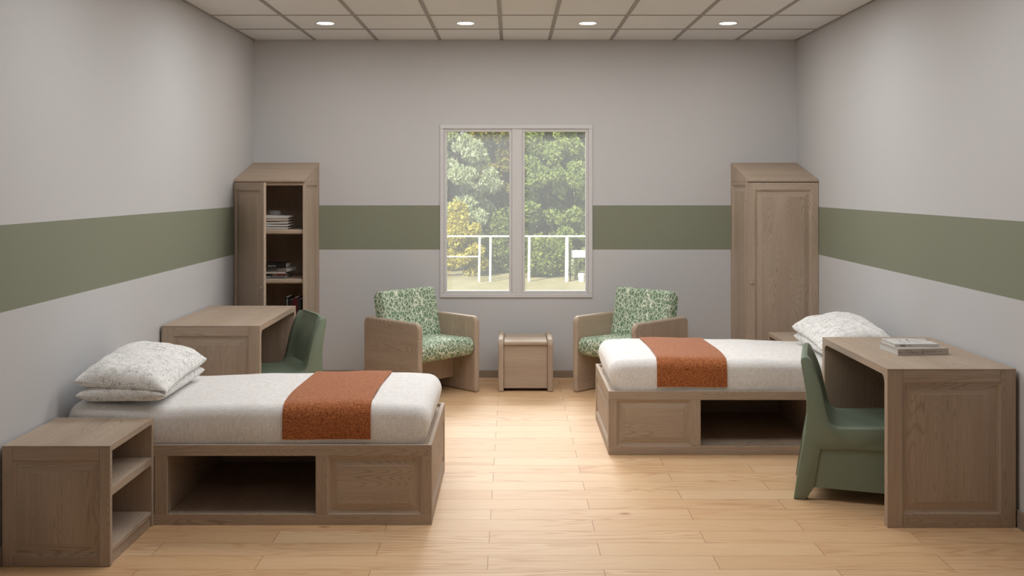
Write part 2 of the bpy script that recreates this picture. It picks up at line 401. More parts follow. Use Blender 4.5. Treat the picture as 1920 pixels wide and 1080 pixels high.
def bed_base(x, y, s, label):
    Lx, D, Hh = 1.825, .942, .389
    t = thing('platform_bed', (x, y, 0), label, 'bed', 'platform beds with storage openings')
    F = frame((0, 0, 0), (s, 0, 0), (0, 0, 1), (0, -1, 0)); th = .022; tf = .0145
    b = MB()
    b.box(0, Lx-.0, Hh-.054, Hh, -tf, 0, 0, F).box(0, Lx, 0, .053, -tf, 0, 0, F)
    for u0, u1 in ((0, .052), (.478, .542), (1.261, 1.318), (1.773, Lx)): b.box(u0, u1, .053, Hh-.054, -tf, 0, 2, F)
    ff = b.build('front_frame', W3, t, bevel=.002)
    for u0, u1 in ((.052, .478), (1.318, 1.773)):
        b = MB(); raised(b, F, u0, u1, .053, Hh-.054, 0, th=.02); b.build('raised_panel', W3, ff)
    G = frame((s*Lx, 0, 0), (0, 1, 0), (0, 0, 1), (s, 0, 0))
    b = MB(); b.box(tf+.0002, .072, 0, Hh, -th, 0, 2, G).box(D-.05, D, 0, Hh, -th, 0, 2, G)
    b.box(.072, D-.05, Hh-.075, Hh, -th, 0, 1, G).box(.072, D-.05, 0, .06, -th, 0, 1, G)
    ef = b.build('end_frame', W3, t, bevel=.002)
    b = MB(); raised(b, G, .072, D-.05, .06, Hh-.075, 1, th=.02); b.build('raised_panel', W3, ef)
    b = MB(); sbox(b, s, 0, Lx-th, D-.022, D, 0, Hh, 0); b.build('rear_panel', W3, t, bevel=.002)
    b = MB(); sbox(b, s, 0, .02, th+.0005, D-.0225, 0, Hh, 1); b.build('head_panel', W3, t, bevel=.002)
    b = MB(); sbox(b, s, .022, Lx-th-.001, th+.0005, D-.0225, .355, .371, 0); b.build('platform', W3, t)
    b = MB(); sbox(b, s, .022, Lx-th-.001, th+.0005, D-.0225, .030, .0505, 1); b.build('compartment_floor', W3, t)
    for u in (.522, 1.2612): 
        b = MB(); sbox(b, s, u, u+.02, th+.0005, D-.0225, .051, .3545, 1); b.build('divider', W3, t)
    return t
bed_base(XL+.004, 4.832, 1, 'wooden platform bed base along the left wall beside the front nightstand')
bed_base(XR-.029, 6.090, -1, 'wooden platform bed base on the right, partly behind the green chair and desk')

# mattress surface: half section from the near bottom edge over the top to the far bottom edge
MZ0, MT = .372, .203
def msec(x, x0, x1, D, off=0.0):
    """one cross section (list of (x,y,z)) of the sheeted mattress"""
    r = .075; e = min(x-x0, x1-x); k = 0 if e >= r else r-math.sqrt(max(0, r*r-(r-e)**2))
    zt = MZ0+MT-k*1.0 + .004*math.sin(x*5.1+1)+.003*math.sin(x*9.3) - .012*math.exp(-((x-.42)/.22)**2)
    ins = k*.75; rr = .062
    pts = []
    hy = D/2-ins
    def wob(y, z): return .0022*math.sin(x*11+z*14)*math.sin(z*9+1.3)+.0016*math.sin(x*23+y*3)
    n1, n2, n3 = 7, 8, 14
    prof = []
    for i in range(n1):
        q = i/n1; prof.append((-hy + .003*(1-q)**2 - .004*math.sin(PI*q), MZ0+(zt-rr-MZ0)*q, -1, 0))
    for i in range(n2):
        a = PI/2*i/n2; prof.append((-hy+rr-rr*math.cos(a), zt-rr+rr*math.sin(a), -math.cos(a), math.sin(a)))
    for i in range(n3+1):
        q = -1+2*i/n3; yy = q*(hy-rr); prof.append((yy, zt+.012*(1-q*q)+.0015*math.sin(yy*9+x*4), 0, 1))
    prof += [(-p[0], p[1], -p[2], p[3]) for p in reversed(prof[:n1+n2])]
    for (yy, z, ny, nz) in prof:
        w = wob(yy, z)
        sh = 0
        if e < .12:  # the ends tuck in towards the bottom
            f = 1-e/.12; sh = f*.036*max(0, 1-(z-MZ0)/.13)**1.5*(1 if x-x0 < x1-x else -1)
        pts.append((x+sh, yy+ny*(off+w), z+nz*(off+w*.6)))
    return pts
def mattress(x, y, s, label):
    x0, x1, D = .026, 1.815, .894
    t = None
    xs = [x0+.0006, x0+.003, x0+.008, x0+.016, x0+.028, x0+.045, x0+.07]
    xs += [x0+.075+i*(x1-x0-.15)/44 for i in range(45)] + [x1-.07, x1-.045, x1-.028, x1-.016, x1-.008, x1-.003, x1-.0006]
    rings = [[(s*p[0], p[1]+.4685, p[2]) for p in msec(q, x0, x1, D)] for q in xs]
    o = MB().loft(rings).build('mattress', LINEN, smooth=60); o.location = (x, y, 0)
    return tag(o, label, 'mattress', 'sheeted mattresses on the platform beds')
def runner(x, y, s, a0, a1, label):
    x0, x1, D = .026, 1.815, .894
    xs = [a0+(a1-a0)*i/24 for i in range(25)]
    def R(off):
        out = []
        for q in xs:
            pts = msec(q, x0, x1, D, off)[2:-2]
            out.append([(s*p[0]+s*.006*math.sin(p[1]*7), p[1]+.4685, max(p[2], .393)) for p in pts])
        return out
    A, B = R(.0095), R(.002)
    rings = [a+list(reversed(bb_)) for a, bb_ in zip(A, B)]
    o = MB().loft(rings).build('bed_runner', RUST, smooth=60); o.location = (x, y, 0)
    return tag(o, label, 'bed runner', 'rust bed runners')
mattress(XL+.004, 4.832, 1, 'white sheeted mattress on the left platform bed, under two pillows and a rust runner')
mattress(XR-.029, 6.090, -1, 'white sheeted mattress on the right platform bed, partly hidden by the green chair')
runner(XL+.004, 4.832, 1, 1.096, 1.526, 'rust orange woven runner draped across the left bed')
runner(XR-.029, 6.090, -1, 1.096, 1.526, 'rust orange woven runner draped across the right bed')

def pillow(loc, rot, a, bb_, upper, sd, label, seed):
    """upper: the pillow that rests on another one; sd: which way its seam sags (+1 or -1 in x)"""
    rnd = random.Random(seed); ph = [rnd.uniform(0, 6) for _ in range(6)]
    n = 48; b = MB()
    def hh(u, v): return (max(0, 1-abs(u)**4)**.50)*(max(0, 1-abs(v)**10)**.42)
    def P(u, v, sgn):
        x = a*u*(1-.065*math.cos(v*PI/2)*abs(u)**3); y = bb_*v*(1-.03*math.cos(u*PI/2)*abs(v)**3)
        h = hh(u, v)*(1-.3*abs(u*v)**2)*(.86+.14*math.cos(u*PI/2)*math.cos(v*PI/2))
        wr = (.004*math.sin(7*u+ph[0]+2*v)*math.sin(5*v+ph[1]) + .003*math.sin(13*v+ph[2]+3*u)*abs(u)**2 + .003*math.sin(11*u+ph[3])*abs(v)**3)*h**.5
        pinch = .004*math.sin(26*v+ph[4])*(abs(u)**6)*(1-abs(u)**8) + .004*math.sin(22*u+ph[5])*(abs(v)**6)*(1-abs(v)**8)
        low = .030+.072*h
        if upper:
            rim = .074-.026*u*sd+.022*(v+1)
            under = rim + (.042+.074*h-rim)*min(1, h*2.5)
            z = max(rim + .094*h + wr + pinch, under+.001) if sgn > 0 else under
        else: z = low + (wr+pinch)*.5 if sgn > 0 else .030*(1-min(1, h*2.2))
        return (x, y, z)
    g = [math.sin(-PI/2+PI*i/n) for i in range(n+1)]
    N1 = n+1
    b.v = [P(u, v, 1) for u in g for v in g] + [P(u, v, -1) for u in g for v in g]
    for i in range(n):
        for j in range(n):
            q = (i*N1+j, i*N1+j+1, (i+1)*N1+j+1, (i+1)*N1+j); b.f.append(q); b.f.append(tuple(N1*N1+k for k in reversed(q))); b.m += [0, 0]
    o = b.build('pillow', PILLOW, smooth=70, norm=False)
    bm = bmesh.new(); bm.from_mesh(o.data); bmesh.ops.remove_doubles(bm, verts=bm.verts, dist=.0002); bmesh.ops.recalc_face_normals(bm, faces=bm.faces); bm.to_mesh(o.data); bm.free()
    o.location = loc; o.rotation_euler = rot
    return tag(o, label, 'pillow', 'speckled pillows on the beds')
ZM = MZ0+MT+.0185
pillow((-1.915, 5.190, ZM), (0, 0, .02), .215, .345, False, 1, 'speckled pillow lying flat on the left bed, under a plumper one', 1)
pillow((-1.912, 5.188, ZM), (0, 0, .02), .225, .340, True, 1, 'plump speckled pillow on top of the flat one on the left bed', 2)
pillow((2.130, 6.448, ZM), (0, 0, -.02), .215, .345, False, -1, 'pale pillow lying flat on the right bed, under a plumper one', 3)
pillow((2.128, 6.446, ZM), (0, 0, -.02), .225, .340, True, -1, 'plump pale pillow on top of the flat one on the right bed, behind the desk', 4)

# ------------------------------------------------------------------ wardrobes
def wardrobe(x, s, open_deg, label):
    W, D, Y0 = .564, .594, 7.95
    t = thing('wardrobe', (x, Y0, 0), label, 'wardrobe', 'slope-topped wardrobes in the back corners')
    ZT = 1.676
    F = frame((0, 0, 0), (0, 1, 0), (0, 0, 1), (1, 0, 0))
    b = MB(); b.prism([(-.022, ZT), (-.022, ZT+.018), (D, 1.842), (D, ZT)], F, 0, s*W, 0); b.build('sloped_top', W3, t, bevel=.002)
    G = frame((s*W, 0, 0), (0, 1, 0), (0, 0, 1), (s, 0, 0))
    b = MB(); frame_boards(b, G, D, ZT-.0002, .06, .06, .028, .09, .018)
    sp = b.build('side_panel', W3, t, bevel=.0015)
    b = MB(); raised(b, G, .06, D-.06, .09, ZT-.0282, 2, th=.018, wide=.028); b.build('raised_panel', W3, sp)
    sbox(MB(), s, 0, .018, 0, D, 0, ZT-.0002, 2).build('side_panel', W3, t, bevel=.0015)
    sbox(MB(), s, .0182, W-.0182, D-.012, D, .02, ZT-.001, 2).build('back_panel', W3, t)
    sbox(MB(), s, .0182, W-.0182, .004, D-.0125, ZT-.028, ZT-.001, 1).build('header', W3, t)
    for z in (.100, .503, .898, 1.293):
        sbox(MB(), s, .0184, W-.0184, .014, D-.0125, z-.036, z, 1).build('shelf', W3, t, bevel=.010, seg=3)
    sbox(MB(), s, .0182, W-.0182, .02, .04, 0, .063, 0).build('plinth', W3, t)
    # door, hinged at the wall side, local x runs from hinge to free edge
    dw, dz0, dz1 = W-.004, .03, 1.669
    Fd = frame((0, -.0005, dz0), (s, 0, 0), (0, 0, 1), (0, -1, 0)); dh = dz1-dz0
    Fd2 = lambda a, b_, c=0: Fd(a, b_, c+.020)
    b = MB(); frame_boards(b, Fd2, dw, dh, .058, .056, .058, .075, .0195)
    d = b.build('door', W3, t, bevel=.0015)
    b = MB(); raised(b, Fd2, .058, dw-.056, .075, dh-.058, 2, th=.0195, wide=.032); b.build('raised_panel', W3, d)
    kx = s*(dw-.028); n = 16; kz = .872
    rings = [[(kx+r*math.cos(2*PI*i/n), -.0205-q, kz+r*math.sin(2*PI*i/n)) for i in range(n)] for q, r in ((-.003, .006), (.004, .005), (.008, .010), (.014, .011), (.018, .007))]
    MB().loft(rings).build('knob', WZ, d, smooth=50)
    d.location = (s*.001, 0, 0)
    d.rotation_euler = (0, 0, -s*math.radians(open_deg))
    return t
wardrobe(XL+.002, 1, 50, 'tall slope-topped wardrobe in the back left corner, door ajar showing shelves of books and shirts')
wardrobe(XR-.002, -1, 0, 'tall slope-topped wardrobe in the back right corner with its door closed')

# ------------------------------------------------------------------ armchairs
def rrect(x0, x1, z0, z1, radii, n=7):
    """radii: (x0z0, x1z0, x1z1, x0z1)"""
    out = []
    for (cx, cz, a0, r) in ((x0+radii[0], z0+radii[0], PI, radii[0]), (x1-radii[1], z0+radii[1], 1.5*PI, radii[1]),
                            (x1-radii[2], z1-radii[2], 0, radii[2]), (x0+radii[3], z1-radii[3], PI/2, radii[3])):
        out += [(cx+r*math.cos(a0+PI/2*i/n), cz+r*math.sin(a0+PI/2*i/n)) for i in range(n+1)]
    return out
def armchair(loc, rz, label):
    t = thing('armchair', loc, label, 'armchair', 'pair of green patterned armchairs', rz)
    F = frame((0, 0, 0), (0, 1, 0), (0, 0, 1), (1, 0, 0))
    for sg in (-1, 1):
        b = MB(); b.prism(rrect(-.335, .335, 0, .605, (.02, .02, .05, .05)), F, sg*.32, sg*.275, 1 if sg < 0 else 2)
        b.build('side_panel', W3, t, bevel=.014, seg=3)
    MB().box(-.2745, .2745, -.075, -.045, .095, .315, 2).build('stretcher', W3, t, bevel=.004)
    MB().box(-.2745, .2745, .215, .24, .12, .50, 2).build('back_rail', W3, t, bevel=.004)
    # seat cushion
    def cushion(poly, w, name, crown, parent, ax):
        n = 12; rings = []
        pc = [sum(p[0] for p in poly)/len(poly), sum(p[1] for p in poly)/len(poly)]
        for i in range(n+1):
            q = -1+2*i/n; xx = w*math.sin(q*PI/2)
            e = w-abs(xx); k = 1 - .05*max(0, 1-e/.016)**2
            rr = []
            for (py, pz) in poly:
                yy = pc[0]+(py-pc[0])*k; zz = pc[1]+(pz-pc[1])*k
                cr = crown*(1-(xx/w)**2)
                if ax == 'z' and pz > pc[1]: zz += cr
                if ax == 'y' and py < pc[0]: yy -= cr
                rr.append((xx, yy, zz))
            rings.append(rr)
        return MB().loft(rings).build(name, CRACK, parent, smooth=50)
    sp = rrect(-.325, .20, .292, .438, (.075, .03, .03, .060), 8)
    sp = [(y, z - .03*(y+.325)*(1 if z > .37 else .3)) for y, z in sp]
    cushion(sp, .2735, 'seat_cushion', .014, t, 'z')
    bp = rrect(-.062, .062, 0, .480, (.03, .03, .05, .030), 8)
    th = math.radians(12); c_, s_ = math.cos(th), math.sin(th)
    bp = [(.118+y*c_+z*s_, .335-y*s_+z*c_) for y, z in bp]
    cushion(bp, .2735, 'backrest_cushion', .010, t, 'y')
    return t
armchair((-.718, 7.943, 0), math.radians(46), 'armchair with green crackle-pattern cushions left of the small table')
armchair((.947, 7.943, 0), math.radians(-46), 'armchair with green crackle-pattern cushions right of the small table, behind the right bed')

# side table
t = thing('side_table', (.111, 8.17, 0), 'small cube-shaped wooden side table under the window between the armchairs', 'side table')
F = frame((0, 0, 0), (0, 1, 0), (0, 0, 1), (1, 0, 0))
for sg in (-1, 1):
    b = MB(); b.prism(rrect(-.23, .23, 0, .420, (.012, .012, .02, .055)), F, sg*.219, sg*.175, 2); b.build('side_panel', W3, t, bevel=.010, seg=3)
MB().box(-.1745, .1745, -.218, .215, .369, .399, 0).build('top', W3, t, bevel=.008, seg=3)
MB().box(-.1745, .1745, -.205, -.190, .024, .3685, 0).build('front_panel', W3, t, bevel=.003)
MB().box(-.1745, .1745, .190, .205, .024, .3685, 0).build('back_panel', W3, t, bevel=.003)
for z in (.372, .350):
    b = MB(); n = 12
    b.loft([[(.219+q, -.10+r*math.cos(2*PI*i/n), z+r*math.sin(2*PI*i/n)) for i in range(n)] for q, r in ((-.002, .007), (.003, .007), (.005, .004))])
    b.build('bolt_cap', WZ, t, smooth=40)

# ------------------------------------------------------------------ moulded green chairs
CH = [(0, 0), (.018, .132), (.042, .27), (.058, .36), (.064, .43), (.065, .51), (.059, .58), (.050, .64), (.041, .69), (.036, .725), (.040, .742), (.052, .750), (.068, .749), (.082, .738),
      (.104, .690), (.121, .650), (.135, .606), (.146, .562), (.156, .517), (.165, .478), (.173, .443), (.182, .418), (.194, .401), (.208, .392), (.226, .388), (.30, .392), (.38, .398), (.45, .405),
      (.50, .408), (.522, .402), (.534, .386), (.538, .30), (.541, .15), (.548, 0), (.500, 0), (.468, .069), (.455, .285), (.30, .280), (.138, .270), (.104, .070), (.061, 0)]
def inset(poly, d):
    n = len(poly); area = sum(poly[i][0]*poly[(i+1) % n][1]-poly[(i+1) % n][0]*poly[i][1] for i in range(n)); sg = 1 if area > 0 else -1
    out = []
    for i in range(n):
        p0, p1, p2 = Vector(poly[i-1]), Vector(poly[i]), Vector(poly[(i+1) % n])
        n1 = Vector((-(p1-p0).y, (p1-p0).x)).normalized()*sg; n2 = Vector((-(p2-p1).y, (p2-p1).x)).normalized()*sg
        m = (n1+n2); m = m/max(.5, m.length_squared)*2 if m.length > .1 else n1
        out.append((p1.x+m.x*d, p1.y+m.y*d))
    return out
def moulded_chair(loc, rz, s, label):
    """chair whose near-side back foot stands at the origin; faces local +x*s, extends to local +y"""
    W = .505
    t = thing('moulded_chair', loc, label, 'chair', 'one-piece green plastic chairs', rz)
    inn = list(CH)
    low = {0: (.058, .262), 1: (.052, .266), 33: (.53, .20), 34: (.50, .20), 35: (.47, .21), 36: (.455, .290), 37: (.30, .285), 38: (.138, .275), 39: (.110, .268), 40: (.075, .264)}
    for k, v in low.items(): inn[k] = v
    inn[32] = (.536, .24)
    st = []
    def put(y, poly, f=0):
        rr = []
        for (d, z) in poly:
            if f:
                if z > .36 and d > .19: z -= .016*f*min(1, (d-.19)/.05)*(1 if d < .50 else .4)
                elif z > .42 and d > .078: d -= .016*f
                if z > .70: z += .016*f*(z-.70)/.05
            rr.append((s*d, y, z))
        st.append(rr)
    put(0, inset(CH, .009)); put(.003, inset(CH, .003)); put(.009, CH); put(.052, CH); put(.0525, inn)
    for q in (.07, .09, .12, .17, .2525): put(q, inn, min(1, (q-.0525)/.06)**.7)
    for q in (W-.17, W-.12, W-.09, W-.07): put(q, inn, min(1, (W-q-.0525)/.06)**.7)
    put(W-.0525, inn); put(W-.052, CH); put(W-.009, CH); put(W-.003, inset(CH, .003)); put(W, inset(CH, .009))
    MB().loft(st).build('shell', GREEN, t, smooth=32)
    F = frame((0, 0, 0), (s, 0, 0), (0, 0, 1), (0, 1, 0))
    for y0, y1 in ((.010, .030), (W-.030, W-.010)):
        b = MB(); b.prism([(.098, .070), (.470, .067), (.457, .290), (.130, .274)], F, y0, y1); b.build('side_skirt', GREEN, t)
    MB().box(s*.065, s*.085, .03, W-.03, .10, .30).build('rear_skirt', GREEN, t); MB().box(s*.50, s*.52, .03, W-.03, .10, .30).build('front_skirt', GREEN, t)
    return t
moulded_chair((1.480, 5.230, 0), math.radians(-17.4), 1, 'green moulded plastic chair tucked under the right desk')
moulded_chair((-1.222, 6.770, 0), math.radians(30), -1, 'green moulded plastic chair tucked under the left desk in front of the open wardrobe')

# ------------------------------------------------------------------ books
def lie_book(loc, rz, w, d, h, cover, label, group, pages=PAPER, spine_h=None):
    """lying book: spine faces local -y, w along x, d deep"""
    t = thing('book', loc, label, 'book', group, rz)
    c = .0022
    b = MB(); b.box(-w/2, w/2, 0, d, 0, c).box(-w/2, w/2, 0, d, h-c, h).box(-w/2, w/2, 0, c, c, h-c)
    cv = b.build('cover', cover, t, bevel=.0006)
    MB().box(-w/2+.003, w/2-.003, c+.0003, d-.004, c+.0002, h-c-.0002).build('page_block', pages, t)
    return t, cv
ZD = .7655
GREYT = plain('book_lettering_grey', lin(120, 114, 108), .7); DARKT = plain('book_lettering_dark', lin(50, 46, 44), .7); LITET = plain('book_lettering_pale', lin(170, 168, 164), .7)
cov1 = plain('book_cover_stone', lin(186, 176, 166), .6); cov2 = plain('book_cover_white', lin(214, 212, 208), .55)
bx = .0
t, cv = lie_book((2.140, 5.178, ZD), .08, .273, .225, .034, cov1, 'thick pale econometrics book lying on the right desk, under the thinner book', 'books on the right desk')
text('title_lettering', 'APPLIED\nECONOMETRICS', .0100, frame((-.097, 0, .0205), (1, 0, 0), (0, 0, 1), (0, -1, 0)), GREYT, cv)
text('author_lettering', 'DIMITRIOS ASTERIOU\nSTEPHEN G. HALL', .0062, frame((.010, 0, .020), (1, 0, 0), (0, 0, 1), (0, -1, 0)), GREYT, cv)
text('publisher_lettering', 'palgrave', .0062, frame((.086, 0, .0165), (1, 0, 0), (0, 0, 1), (0, -1, 0)), GREYT, cv)
for q in ((-.131, -.126, .013, .020), (-.123, -.110, .015, .017), (-.008, -.0065, .006, .028), (-.001, .0015, .004, .031)):
    MB().box(q[0], q[1], -.0007, 0, q[2], q[3]).build('spine_mark', GREYT, cv)
t, cv = lie_book((2.128, 5.232, ZD+.0342), .01, .232, .188, .0155, cov2, 'thinner white magazine-style book with dark line drawing, on top of the thick one', 'books on the right desk')
text('title_lettering', 'Artisans', .009, frame((-.088, 0, .0045), (1, 0, 0), (0, 0, 1), (0, -1, 0)), DARKT, cv, bold=.0004)
text('title_lettering', 'Tokyo', .009, frame((-.050, 0, .0045), (1, 0, 0), (0, 0, 1), (0, -1, 0)), GREYT, cv)
def stroke(pts, w):
    b = MB()
    for (x0, y0), (x1, y1) in zip(pts, pts[1:]):
        v = Vector((x1-x0, y1-y0)); n_ = Vector((-v.y, v.x)).normalized()*w
        b.add([(x0-n_.x, y0-n_.y, .0161), (x1-n_.x, y1-n_.y, .0161), (x1+n_.x, y1+n_.y, .0161), (x0+n_.x, y0+n_.y, .0161)], [(0, 1, 2, 3)])
    b.build('drawn_stroke', DARKT, cv)
stroke([(-.045, .17), (-.035, .14), (-.045, .11), (-.055, .075), (-.045, .05), (-.05, .03)], .0014)
stroke([(-.012, .06), (-.006, .10), (.004, .155), (.010, .135)], .002); stroke([(.004, .155), (.03, .165)], .0012)
stroke([(.012, .12), (.022, .09), (.030, .05), (.044, .05)], .0016)
stroke([(.05, .17), (.075, .15), (.10, .145), (.112, .125)], .0022); stroke([(.104, .12), (.114, .105)], .006); stroke([(-.115, .150), (-.100, .150)], .003)

# wardrobe shelf: stack of five books
Y0 = 7.95
zs = .898+.0005
SX = .058
stack = [
 (-2.015, 8.000, .02, .275, .20, .024, plain('cover_slate', lin(96, 98, 100), .5), 'slate grey book at the bottom of the stack on the wardrobe shelf', ('ROSE  GOLD', .013, LITET)),
 (-2.010, 8.003, .0, .270, .20, .016, BLACK, 'thin black book with red spine end, second from bottom of the wardrobe stack', None),
 (-2.015, 7.995, .05, .280, .20, .012, plain('cover_pale', lin(190, 184, 176), .5), 'thin white book in the middle of the stack in the wardrobe', None),
 (-1.998, 8.020, -.16, .270, .21, .034, plain('cover_grey', lin(128, 122, 116), .5), 'thick grey book skewed under the black top book in the wardrobe stack', ('B STILL BUSINESS', .018, DARKT)),
 (-1.993, 7.996, .03, .245, .19, .038, BLACK, 'black book with white title, topmost of the stack in the wardrobe', ('Jony Ive', .019, LITET))]
for (x, y, rz, w, d, h, cvm, lab, tx) in stack:
    t, cv = lie_book((x+SX, y, zs), rz, w, d, h-.0008, cvm, lab, 'stacked books in the wardrobe')
    if tx:
        wd = .17 if 'Jony' not in tx[0] else .085
        x_ = -.075 if 'Jony' not in tx[0] else -.022
        if 'ROSE' in tx[0]: x_ = -.06
        o = text('title_lettering', tx[0], tx[1], frame((x_, 0, h*.28), (1, 0, 0), (0, 0, 1), (0, -1, 0)), tx[2], cv, bold=.0003)
    elif h > .014:
        MB().box(.03, .065, -.0006, 0, .001, h-.002).build('spine_patch', plain('patch_tan', lin(120, 90, 66), .6), cv)
        MB().box(.066, .130, -.0006, 0, .001, h-.002).build('spine_patch', plain('patch_red', lin(110, 34, 38), .6), cv)
    zs += h
# standing books on the shelf below
x = -1.822
for (w, hh, d, cm, lab, tx) in (
    (.036, .248, .20, BLACK, 'tall black book with white spine title standing in the wardrobe, left of the red one', 'MONOCLE'),
    (.028, .226, .17, plain('cover_black_red', lin(26, 22, 24), .5), 'shorter black book with red lettering standing between the tall black and dark red books', 'ART'),
    (.040, .244, .20, plain('cover_oxblood', lin(72, 24, 28), .5), 'dark red book standing upright in the wardrobe', None),
    (.026, .232, .18, plain('cover_charcoal', lin(44, 42, 44), .5), 'charcoal book standing against the wardrobe side, right of the dark red one', None)):
    t = thing('book', (x+w/2, 7.99, .5035), lab, 'book', 'standing books in the wardrobe')
    b = MB(); b.box(-w/2, -w/2+.002, 0, d, 0, hh).box(w/2-.002, w/2, 0, d, 0, hh).box(-w/2+.002, w/2-.002, 0, .002, 0, hh)
    cv = b.build('cover', cm, t)
    MB().box(-w/2+.0022, w/2-.0022, .0022, d-.004, .003, hh-.003).build('page_block', PAPER, t)
    if tx: text('title_lettering', tx, .017, frame((-.004, 0, hh-.012), (0, 0, -1), (1, 0, 0), (0, -1, 0)), LITET if 'white' in lab else plain('lettering_red', lin(96, 34, 36), .6), cv)
    x += w+.001

# folded shirts
z = 1.2935
for k in range(5):
    w, d, h = .270+.006*math.sin(k*2.1), .215, .021 if k < 4 else .027
    labs = ['folded white shirt at the bottom of the pile on the wardrobe shelf', 'folded pale shirt second from the bottom of the wardrobe pile',
            'folded pale shirt in the middle of the wardrobe pile', 'folded beige shirt second from the top of the wardrobe pile', 'folded shirt with standing collar on top of the wardrobe pile']
    rings = []
    n = 20
    for i in range(n+1):
        q = i/n; xx = w*(q-.5); e = min(q, 1-q)*w; kk = 1 if e > .008 else math.sqrt(max(0.02, 1-(1-e/.008)**2))
        sag = .003*math.sin(q*4+k*1.7); poly = rrect(0, d, 0, h-.0035, (.003, .008, .008, .009), 4)
        rings.append([(xx, yy+.003*math.sin(k*3+q*3), (zz-h/2)*kk + h/2 + (sag*zz/h)) for yy, zz in poly])
    o = MB()
    o.loft(rings); o = o.build('folded_shirt', CLOTHW if k not in (3,) else plain('folded_shirt_beige', lin(186, 172, 158), .9, .1), smooth=50); o.location = (-1.935, 8.045, z)
    tag(o, labs[k], 'shirt', 'folded shirts in the wardrobe')
    if k == 4:
        b = MB(); pts = []
        for i in range(25):
            a = PI*1.15+ (2*PI*.93)*i/24
            pts.append((-.0+.052*math.cos(a-.6), .08+.042*math.sin(a-.6)))
        for (r0, z0), (r1, z1) in (((1.0, h-.004), (.90, h+.034)),):
            for p, q in zip(pts, pts[1:]):
                c0 = Vector((.0, .08))
                def S(pt, r, zz): v = Vector(pt)-c0; return (c0.x+v.x*r, c0.y+v.y*r, zz)
                b.add([S(p, r0, z0), S(q, r0, z0), S(q, r1, z1), S(p, r1, z1), S(p, r0-.06, z0), S(q, r0-.06, z0), S(q, r1-.06, z1), S(p, r1-.06, z1)],
                      [(0, 1, 2, 3), (4, 7, 6, 5), (3, 2, 6, 7), (0, 3, 7, 4), (1, 5, 6, 2)])
        b.build('collar', CLOTHD, o, smooth=50, label='grey standing collar')
    z += h+.0005

# ------------------------------------------------------------------ outside
ZG = -.3
struct(MB().box(-40, 40, YB+.3, 70, ZG-.2, ZG).build('ground', grass_mat()))
def leaves(center_list, n_each, r, size, drop=0, asp=1.6, seed=0):
    rnd = random.Random(seed); b = MB(); V, Fc = b.v, b.f
    for (cx, cy, cz, cr) in center_list:
        for _ in range(n_each):
            while True:
                p = Vector((rnd.uniform(-1, 1), rnd.uniform(-1, 1), rnd.uniform(-1, 1)))
                if .3 < p.length <= 1: break
            p = Vector((cx, cy, cz)) + Vector((p.x, p.y, p.z*(1-.3*drop)))*cr*r
            s = size*rnd.uniform(.6, 1.3)
            d = Vector((rnd.uniform(-1, 1), rnd.uniform(-1, 1), rnd.uniform(-1, 1)-drop)).normalized()
            u = d.cross(Vector((rnd.uniform(-1, 1), rnd.uniform(-1, 1), rnd.uniform(-1, 1)))).normalized()
            k = len(V); nn = d.cross(u)*s*.15
            V += [tuple(p-d*s*asp*.5), tuple(p+u*s*.5-nn), tuple(p+d*s*asp*.5), tuple(p-u*s*.5-nn)]
            Fc.append((k, k+1, k+2)); Fc.append((k, k+2, k+3)); b.m += [0, 0]
    return b
BARK = plain('bark', lin(74, 64, 54), .9)
def limb(b, pts, radii, n=7):
    rings = []
    for i, (p, r) in enumerate(zip(pts, radii)):
        d = (Vector(pts[min(i+1, len(pts)-1)])-Vector(pts[max(i-1, 0)])).normalized()
        u = d.cross(Vector((.3, 1, .1))).normalized(); w = d.cross(u)
        rings.append([tuple(Vector(p)+u*r*math.cos(2*PI*k/n)+w*r*math.sin(2*PI*k/n)) for k in range(n)])
    b.loft(rings)
def tree(name, x, y, zc, rx, ry, rz, ncl, n_each, r, size, mat, label, cat='tree', seed=0, drop=0, asp=1.6, cone=False, trunk=.12, group='trees beyond the field'):
    rnd = random.Random(seed); cl = []
    for _ in range(ncl):
        while True:
            p = Vector((rnd.uniform(-1, 1), rnd.uniform(-1, 1), rnd.uniform(-1, 1)))
            if .35 < p.length <= 1 and p.y < .55: break
        f = 1
        if cone: f = 1-.75*(p.z+1)/2
        cl.append((p.x*rx*f, p.y*ry*f, zc+p.z*rz, rnd.uniform(.6, 1.25)))
    t = thing(name, (x, y, ZG), label, cat, group)
    leaves(cl, n_each, r, size, drop, asp, seed+5).build('crown' if cat == 'tree' else 'foliage', mat, t, norm=False)
    b = MB()
    limb(b, [(0, 0, 0), (.06, 0, zc*.5), (-.05, .05, zc), (.05, 0, zc+rz*.7)], [trunk, trunk*.8, trunk*.6, trunk*.2])
    for c in cl[:26]:
        h = max(.1, c[2]-rx*.45); limb(b, [(0, 0, h), (c[0]*.5, c[1]*.5, (h+c[2])/2+.05), c[:3]], [trunk*.35, trunk*.22, trunk*.08], 5)
    b.build('trunk' if cat == 'tree' else 'stems', BARK, t, norm=True, smooth=60)
    return t
WIL = leafmat('willow_leaves', lin(150, 166, 116), lin(214, 220, 186))
DRK = leafmat('autumn_oak_leaves', lin(84, 100, 44), lin(176, 160, 62))
CON = leafmat('conifer_foliage', lin(116, 138, 68), lin(182, 196, 120))
YEL = leafmat('yellow_leaves', lin(170, 164, 66), lin(222, 210, 112))
GRN = leafmat('bush_leaves', lin(96, 118, 56), lin(168, 178, 92))
BGD = leafmat('far_leaves', lin(66, 86, 44), lin(132, 146, 78))
tree('willow_tree', -1.35, 22.6, 1.75, .95, .9, 1.55, 64, 400, .24, .045, WIL, 'silvery green willow filling the left window pane beyond the field', seed=11, drop=.9, asp=3)
